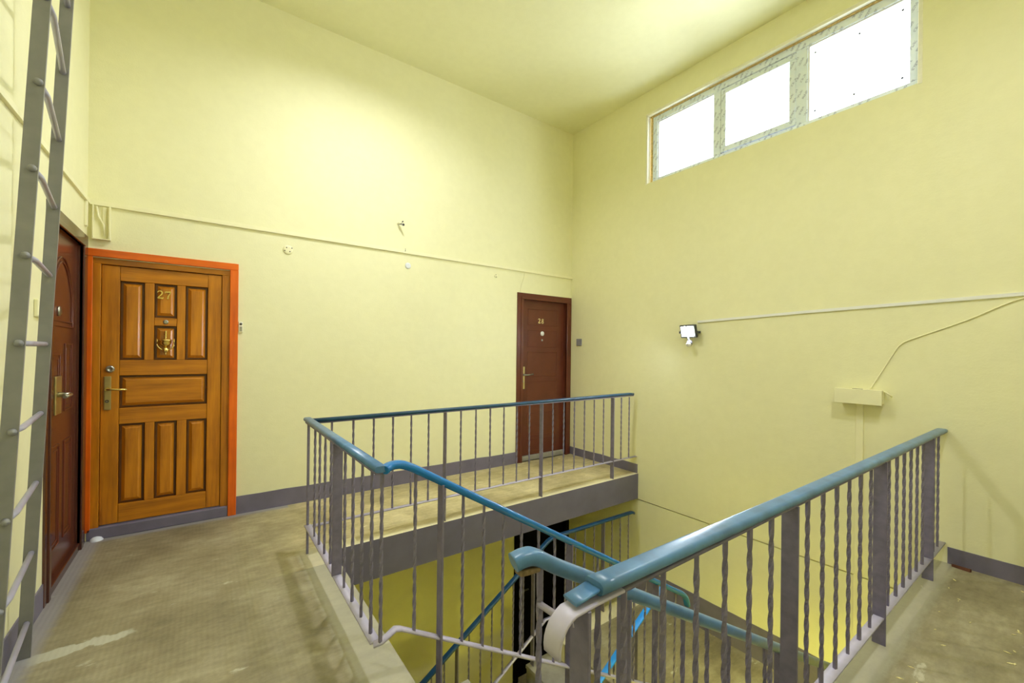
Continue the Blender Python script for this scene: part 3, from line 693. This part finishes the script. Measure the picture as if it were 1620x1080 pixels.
# ---- dark door on the storey below
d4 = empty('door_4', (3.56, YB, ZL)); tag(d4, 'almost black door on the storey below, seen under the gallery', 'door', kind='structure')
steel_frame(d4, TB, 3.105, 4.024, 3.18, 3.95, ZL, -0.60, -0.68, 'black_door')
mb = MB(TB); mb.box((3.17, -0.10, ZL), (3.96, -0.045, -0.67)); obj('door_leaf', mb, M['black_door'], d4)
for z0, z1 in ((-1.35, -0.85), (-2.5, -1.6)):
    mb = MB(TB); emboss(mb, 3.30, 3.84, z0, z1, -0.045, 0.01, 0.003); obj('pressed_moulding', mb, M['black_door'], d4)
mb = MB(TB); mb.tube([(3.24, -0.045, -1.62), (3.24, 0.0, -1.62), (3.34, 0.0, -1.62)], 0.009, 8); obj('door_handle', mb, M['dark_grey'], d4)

# ------------------------------------------------------------------ window
win = empty('window_1', (XR + 0.06, 1.86, WIN[2])); tag(win, 'white plastic window of three lights still in its printed protective film', 'window', kind='structure')
XW = 4.09
def wbox(name, y0, y1, z0, z1, x0=XW, x1=XW + 0.07, mat='film', parent=win, bev=0.004):
    mb = MB(); mb.box((x0, y0, z0), (x1, y1, z1), bev); return obj(name, mb, M[mat], parent)
zb0, zb1, zt0, zt1 = 3.305, 3.350, 3.985, 4.050
wbox('frame_bar', 0.745, 2.962, zb0, zb1); wbox('frame_bar', 0.745, 2.962, zt0, zt1)
wbox('frame_bar', 0.745, 0.800, zb1, zt0); wbox('frame_bar', 2.902, 2.962, zb1, zt0)
wbox('mullion', 2.180, 2.256, zb1, zt0); wbox('mullion', 1.440, 1.529, zb1, zt0)
wbox('glazing_bead', 2.262 - 0.006, 2.902, zt0 - 0.012, zt0, XW + 0.012, XW + 0.03, 'white_plastic', bev=0.0)
wbox('glazing_bead', 2.890, 2.902, zb1, zt0 - 0.012, XW + 0.012, XW + 0.03, 'white_plastic', bev=0.0)
wbox('glazing_bead', 1.428, 1.440, zb1, zt0 - 0.012, XW + 0.012, XW + 0.03, 'white_plastic', bev=0.0)
wbox('glazing_bead', 0.800, 1.440, zt0 - 0.012, zt0, XW + 0.012, XW + 0.03, 'white_plastic', bev=0.0)
sash = empty('sash', (XW - 0.008, 1.85, 3.66)); sash.parent = win; sash.location = Vector((XW - 0.008, 1.85, 3.66)) - wloc(win)
s0, s1, sz0, sz1 = 1.526, 2.176, 3.354, 3.972
for a, b, c, d in ((s0, s1, sz0, sz0 + 0.052), (s0, s1, sz1 - 0.052, sz1), (s0, s0 + 0.05, sz0 + 0.052, sz1 - 0.052), (s1 - 0.05, s1, sz0 + 0.052, sz1 - 0.052)):
    wbox('sash_bar', a, b, c, d, XW - 0.010, XW + 0.06, 'film', sash)
wbox('sash_gasket', s0 - 0.004, s1 + 0.004, sz1, sz1 + 0.006, XW + 0.001, XW + 0.05, 'dark_grey', sash, 0.0)
wbox('sash_gasket', s1, s1 + 0.005, sz0, sz1, XW + 0.001, XW + 0.05, 'dark_grey', sash, 0.0)
wbox('pane', s0 + 0.05, s1 - 0.05, sz0 + 0.052, sz1 - 0.052, XW + 0.028, XW + 0.032, 'glass', sash, 0.0)
wbox('pane', 2.256, 2.902, zb1, zt0, XW + 0.036, XW + 0.040, 'glass', win, 0.0)
wbox('pane', 0.800, 1.440, zb1, zt0, XW + 0.036, XW + 0.040, 'glass', win, 0.0)
for y, z in ((0.845, 3.92), (1.395, 3.92), (0.845, 3.42), (1.395, 3.43), (1.10, 3.90), (1.13, 3.44)):
    mb = MB(); mb.lathe((XW + 0.036, y, z), (-1, 0, 0), [(0.008, 0), (0.008, 0.003), (0.004, 0.005), (0.0, 0.005)], 10); obj('screw', mb, M['dark_grey'], win)
# rough reveal: bare plaster and builder's foam
def rough_strip(name, y0, y1, z0, z1, x0, x1, mat):
    mb = MB(); mb.box((x0, y0, z0), (x1, y1, z1), 0.003); return obj(name, mb, M[mat], win)
rough_strip('foam_seam', 2.962, 2.985, 3.30, 4.05, XW - 0.004, XW + 0.05, 'foam')
rough_strip('plaster_edge', 2.988, 3.012, 3.285, 4.07, XR - 0.003, XR + 0.05, 'plaster')
rough_strip('plaster_edge', 0.72, 0.745, 3.285, 4.07, XR - 0.003, XW + 0.05, 'plaster')
rough_strip('plaster_edge', 0.72, 3.012, 4.055, 4.085, XR - 0.003, XR + 0.035, 'plaster')
rough_strip('foam_seam', 0.745, 2.985, 4.048, 4.056, XW - 0.02, XW + 0.05, 'foam')

# ------------------------------------------------------------------ ladder
lad = empty('ladder', (-0.60, 2.45, 0)); tag(lad, 'tall grey steel ladder standing against the left wall beside the brown door', 'ladder')
def stringer(x0, y, lean, top, wd=0.043, th=0.010):
    mb = MB(); r = []
    for z in (0.0, 1.2, 2.4, top):
        x = x0 + lean * z; r.append([(x - wd / 2, y - th / 2, z), (x + wd / 2, y - th / 2, z), (x + wd / 2, y + th / 2, z), (x - wd / 2, y + th / 2, z)])
    mb.ring_loft(r, smooth=False); return obj('stringer', mb, M['ladder'], lad)
YS1, YS2 = 2.765, 2.21
XS1 = lambda z: -0.636 + 0.0374 * z
XS2 = lambda z: -0.593 + 0.0427 * z
stringer(-0.636, YS1, 0.0374, 4.30); stringer(-0.593, YS2, 0.0427, 4.30)
for k in range(14):
    z = 0.155 + 0.3085 * k
    mb = MB(); mb.tube([(XS2(z) + 0.006, YS2 - 0.006, z), (XS2(z) + 0.006, YS2 + 0.1, z), (XS1(z) + 0.002, YS1 + 0.004, z)], 0.0105, 10)
    rg = obj('rung', mb, M['rung'], lad)
    mb = MB(); mb.lathe((XS2(z) + 0.006, YS2 - 0.004, z), (0.35, -1, 0), [(0.0125, 0), (0.012, 0.010), (0.009, 0.016), (0.0, 0.019)], 12); obj('rung_weld', mb, M['ladder'], rg)

# ------------------------------------------------------------------ trunking, cables and boxes
def bar_along(name, pts, prof, mat, label, cat, group=None, up=(0, 0, 1)):
    mb = MB(); mb.sweep(pts, prof, up, smooth=False); return tag(obj(name, mb, M[mat]), label, cat, group)
bar_along('cable_trunking', [(-0.672, YB - 0.008, 2.405), (4.03, YB - 0.008, 2.387)], prof_rect(0.016, 0.034), 'yellow_trim', 'long yellow-painted cable trunking high across the wall above both doors', 'trunking')
bar_along('cable_trunking', [(XL + 0.008, YF, 2.385), (XL + 0.008, 4.185, 2.404)], prof_rect(0.016, 0.030), 'yellow_trim', 'yellow-painted cable trunking running along the left wall behind the ladder', 'trunking')
bar_along('cable_trunking', [(XR - 0.006, 2.36, 1.701), (XR - 0.006, 1.388, 1.736), (XR - 0.006, 0.257, 1.766), (XR - 0.006, YF, 1.785)], prof_rect(0.012, 0.022), 'white_plastic', 'slim white cable trunking running right from the floodlight', 'trunking')
mb = MB(); mb.box((XR - 0.012, 1.022, -0.285), (XR + 0.002, 1.068, 1.012), 0.002); mb.box((XR - 0.006, 1.030, -1.05), (XR + 0.006, 1.075, -0.285), 0.002)
tag(obj('cable_trunking', mb, M['yellow_trim']), 'yellow-painted upright trunking dropping below the wall box', 'trunking')
mb = MB(); mb.box((XL, 4.085, 2.215), (XL + 0.014, 4.125, 2.392), 0.002)
tag(obj('cable_trunking', mb, M['yellow_trim']), 'short yellow-painted trunking piece dropping above the left brown door', 'trunking')
def cable(name, pts, r, mat, label):
    mb = MB(); mb.tube(smooth_path(pts, 5), r, 8); return tag(obj(name, mb, M[mat]), label, 'cable')
cable('cable', [(XR - 0.006, 0.985, 1.128), (XR - 0.005, 0.93, 1.24), (XR - 0.005, 0.845, 1.415), (XR - 0.005, 0.815, 1.462), (XR - 0.005, 0.76, 1.498), (XR - 0.005, 0.5, 1.615), (XR - 0.005, 0.256, 1.742), (XR - 0.005, 0.05, 1.754)], 0.0042, 'yellow_trim', 'thin painted cable bending up from the wall box to the white trunking')
cable('cable', [(3.215, YB - 0.004, 2.37), (3.20, YB - 0.004, 2.28), (3.165, YB - 0.004, 2.19), (3.16, YB - 0.006, 2.125)], 0.004, 'yellow_trim', 'thin painted cable dropping from the trunking to the corner of door 28')
cable('cable', [(XR - 0.02, YB - 0.004, 2.36), (XR - 0.018, YB - 0.004, 2.25), (XR - 0.03, YB - 0.004, 2.15)], 0.004, 'yellow_trim', 'thin painted cable in the wall corner right of door 28')

# wall box with overhanging cover
wb = empty('wall_box', (XR, 1.03, 1.07)); tag(wb, 'long shallow yellow-painted metal box on the window wall above the near railing', 'box')
mb = MB(); mb.box((XR - 0.078, 0.905, 1.026), (XR + 0.0, 1.17, 1.122), 0.003); obj('back_box', mb, M['yellow_trim'], wb)
mb = MB(); mb.box((XR - 0.090, 0.898, 1.018), (XR - 0.076, 1.180, 1.130), 0.002); obj('cover', mb, M['yellow_trim'], wb)
mb = MB(); mb.box((XR - 0.088, 1.010, 1.1302), (XR - 0.079, 1.072, 1.1325)); obj('cover_slot', mb, M['dark_hole'], wb)
mb = MB(); mb.tube([(XR - 0.004, 0.905, 1.118), (XR - 0.03, 0.885, 1.112), (XR - 0.028, 0.868, 1.095), (XR - 0.004, 0.862, 1.085)], 0.004, 8); obj('hinge_wire', mb, M['yellow_trim'], wb)

# open junction box in the left corner
jb = empty('junction_box', (-0.61, YB, 2.2)); tag(jb, 'open yellow-painted junction niche under the trunking in the left corner', 'box')
mb = MB(TB)
mb.box((-0.655, 0, 2.145), (-0.648, 0.030, 2.385)); mb.box((-0.568, 0, 2.145), (-0.560, 0.030, 2.385)); mb.box((-0.648, 0, 2.145), (-0.568, 0.030, 2.152)); mb.box((-0.648, 0, 2.152), (-0.568, 0.003, 2.385))
obj('box_frame', mb, M['yellow_trim'], jb)
mb = MB(TB); mb.tube([(-0.635, 0.012, 2.38), (-0.625, 0.014, 2.31), (-0.598, 0.012, 2.25), (-0.592, 0.010, 2.15)], 0.006, 8); obj('wire', mb, M['yellow_trim'], jb)
mb = MB(TB); mb.box((-0.605, 0.003, 2.16), (-0.585, 0.012, 2.38), 0.002); obj('wire_strip', mb, M['yellow_trim'], jb)

# round covers
def cover(x, z, r, mat, label, holes=()):
    root = empty('junction_cover', (x, YB, z)); tag(root, label, 'cover')
    mb = MB(TB); mb.lathe((x, 0, z), (0, 1, 0), [(r, 0), (r, 0.004), (r * 0.93, 0.007), (r * 0.5, 0.008), (0.0, 0.008)], 28); obj('cover_plate', mb, M[mat], root)
    for dx, dz_ in holes:
        mb = MB(TB); mb.lathe((x + dx, 0.0065, z + dz_), (0, 1, 0), [(0.005, 0), (0.005, 0.002), (0.0, 0.002)], 10); obj('screw_hole', mb, M['dark_hole'], root)
    return root
cover(0.583, 2.254, 0.040, 'yellow_trim', 'round yellow-painted cover with screw holes below the trunking', ((-0.012, 0.018), (0.014, -0.014), (0.030, 0.018), (-0.026, -0.010)))
cover(1.692, 2.256, 0.031, 'white_bluish', 'round bluish white cover below the trunking near the wall middle')
cover(2.79, 2.276, 0.022, 'yellow_trim', 'small round painted-over cover left of the cable above door 28', ((-0.004, 0.012), (0.002, -0.012)))

# pipe stub
ps = empty('pipe_stub', (1.61, YB, 2.66)); tag(ps, 'small metal pipe stub sticking out of the wall above the trunking', 'pipe')
mb = MB(TB); mb.lathe((1.585, 0, 2.672), (0, 1, 0), [(0.017, 0), (0.015, 0.003), (0.010, 0.004), (0.010, 0.05)], 14); obj('flange', mb, M['yellow_trim'], ps)
mb = MB(TB); mb.tube([(1.59, 0.02, 2.670), (1.60, 0.045, 2.662), (1.612, 0.066, 2.652)], 0.011, 12); obj('elbow', mb, M['steel'], ps)
mb = MB(TB); mb.lathe((1.612, 0.066, 2.652), (0.3, 0.8, -0.4), [(0.012, 0), (0.012, 0.006), (0.006, 0.006), (0.006, 0.002)], 12); obj('nozzle', mb, M['dark_grey'], ps)
mb = MB(TB); mb.lathe((1.628, 0, 2.70), (0, 1, 0), [(0.006, 0), (0.006, 0.018), (0.0, 0.019)], 10); obj('bolt', mb, M['dark_grey'], ps)
mb = MB(TB); mb.tube([(1.655, 0.016, 2.398), (1.655, 0.022, 2.405), (1.655, 0.020, 2.425)], 0.003, 6)
tag(obj('nail', mb, M['dark_grey']), 'dark nail in the trunking above the bluish white cover', 'nail')

# door bells and switch
db_ = empty('door_bell', (0.238, YB, 1.56)); tag(db_, 'tiny worn bell push right of the orange door frame', 'doorbell')
mb = MB(TB); mb.box((0.222, 0, 1.515), (0.252, 0.012, 1.602), 0.003, 2); obj('bell_plate', mb, M['plaster'], db_)
mb = MB(TB); mb.lathe((0.238, 0.012, 1.583), (0, 1, 0), [(0.010, 0), (0.009, 0.003), (0.0, 0.004)], 14); obj('bell_button', mb, M['dark_grey'], db_)
mb = MB(TB); mb.box((0.229, 0.011, 1.522), (0.247, 0.014, 1.562), 0.001); obj('name_slot', mb, M['steel'], db_)
db_ = empty('door_bell', (XR, 4.03, 1.51)); tag(db_, 'small square grey bell push on the window wall by door 28', 'doorbell')
mb = MB(); mb.box((XR - 0.016, 3.985, 1.468), (XR, 4.075, 1.558), 0.004, 2); obj('bell_plate', mb, M['grey_plastic'], db_)
mb = MB(); mb.box((XR - 0.021, 4.005, 1.490), (XR - 0.015, 4.055, 1.540), 0.003, 2); obj('bell_button', mb, M['grey_plastic'], db_)
sw = empty('light_switch', (XL, 3.10, 1.57)); tag(sw, 'yellow-painted wall switch glimpsed between the ladder stringers', 'switch')
mb = MB(); mb.box((XL, 3.055, 1.525), (XL + 0.016, 3.145, 1.612), 0.004, 2); obj('switch_plate', mb, M['yellow_trim'], sw)
mb = MB(); mb.box((XL + 0.014, 3.075, 1.545), (XL + 0.022, 3.125, 1.592), 0.003); obj('rocker', mb, M['yellow_trim'], sw)

# ------------------------------------------------------------------ LED floodlight with motion sensor
fl = empty('floodlight', (XR, 2.42, 1.60)); tag(fl, 'glaring white LED floodlight with a motion sensor on the window wall', 'floodlight')
def FT(p):   # local: x along -Y (right), y outwards, z up; tilted down a little and turned to the stairs
    q = Matrix.Rotation(math.radians(-12), 3, 'X') @ p
    q = Matrix.Rotation(math.radians(10), 3, 'Z') @ q
    return Vector((XR - 0.075 - q.y, 2.415 - q.x, 1.605 + q.z))
mb = MB(FT); mb.box((-0.098, -0.012, -0.066), (0.098, 0.012, 0.066), 0.006, 2); obj('housing', mb, M['dark_grey'], fl)
mb = MB(FT); mb.box((-0.086, 0.0115, -0.055), (0.086, 0.0145, 0.055)); obj('reflector_rim', mb, M['white_bluish'], fl)
mb = MB(FT); mb.box((-0.066, 0.0142, -0.044), (0.066, 0.0165, 0.044)); obj('lens', mb, M['flood'], fl)
mb = MB(); mb.box((XR - 0.012, 2.37, 1.565), (XR, 2.48, 1.625), 0.002); mb.box((XR - 0.07, 2.325, 1.585), (XR - 0.008, 2.331, 1.607)); mb.box((XR - 0.07, 2.519, 1.585), (XR - 0.008, 2.525, 1.607)); mb.box((XR - 0.014, 2.325, 1.585), (XR - 0.008, 2.525, 1.607)); obj('bracket', mb, M['dark_grey'], fl)
mb = MB(); mb.tube([(XR - 0.08, 2.415, 1.545), (XR - 0.082, 2.41, 1.515), (XR - 0.085, 2.405, 1.49)], 0.009, 8); obj('sensor_arm', mb, M['dark_grey'], fl)
mb = MB(); mb.lathe((XR - 0.075, 2.405, 1.485), (-0.75, -0.1, -0.65), [(0.026, -0.02), (0.029, 0.0), (0.028, 0.018)], 16); sn = obj('motion_sensor', mb, M['grey_plastic'], fl)
mb = MB(); mb.lathe((XR - 0.075, 2.405, 1.485), (-0.75, -0.1, -0.65), [(0.026, 0.016), (0.024, 0.03), (0.014, 0.040), (0.0, 0.043)], 16); obj('sensor_dome', mb, M['white_plastic'], sn)

# ceiling lamps: over the stairwell (it throws the handrail shadows on the floor), plus two added fill lamps, under and over the near landing
def ceiling_lamp(x, y, z, mat, label, deep=0.10, r=0.12):
    cl = empty('ceiling_lamp', (x, y, z)); tag(cl, label, 'lamp')
    mb = MB(); mb.lathe((x, y, z), (0, 0, -1), [(r + 0.008, 0), (r + 0.008, deep + 0.03), (r, deep + 0.03), (r, 0.024), (0.0, 0.022)], 32); obj('lamp_drum', mb, M['grey_plastic'], cl)  # drum rim added to keep direct light off the upper walls
    mb = MB(); mb.lathe((x, y, z - 0.024), (0, 0, -1), [(r - 0.002, 0), (r - 0.004, 0.005), (0.0, 0.006)], 32); obj('lamp_diffuser', mb, M[mat], cl)
ceiling_lamp(1.12, 2.84, ZC, 'lamp', 'round grey drum lamp on the ceiling above the stairwell', 0.032, 0.078)
ceiling_lamp(2.20, 0.10, -SLAB, 'fill_low', 'added unseen fill lamp in a grey drum under the near landing, lighting the storey below', 0.02)
ceiling_lamp(1.90, 0.05, ZC, 'fill_near', 'added unseen fill lamp in a grey drum on the ceiling over the near landing', 0.035)

# ------------------------------------------------------------------ rubbish on the near landing
mb = MB()
pts = [(3.985, 0.545), (3.98, 0.52), (3.972, 0.46), (3.985, 0.455), (4.0, 0.50), (4.005, 0.545)]
mb.poly_extrude(None, [(x, y, 0.012 + 0.01 * math.sin(40 * x)) for x, y in pts], [(x, y, 0.001) for x, y in pts])
tag(obj('litter_scrap', mb, M['rubbish']), 'crumpled reddish scrap on the floor at the skirting of the near landing', 'litter')
mb = MB()
for k in range(46):
    x, y = random.uniform(2.3, 3.95), random.uniform(-0.1, 0.52); a = random.uniform(0, PI); l = random.uniform(.005, .014)
    dx, dy = math.cos(a) * l, math.sin(a) * l; q = 0.003
    mb.poly_extrude(None, [(x - dx, y - dy, .003), (x + dy * .3, y - dx * .3, .003), (x + dx, y + dy, .003), (x - dy * .3, y + dx * .3, .003)], [(x - dx, y - dy, .0005), (x + dy * .3, y - dx * .3, .0005), (x + dx, y + dy, .0005), (x - dy * .3, y + dx * .3, .0005)])
tag(obj('floor_flecks', mb, M['fleck'], keep_origin=True), 'straw coloured flecks scattered over the near landing floor', 'litter', kind='stuff')
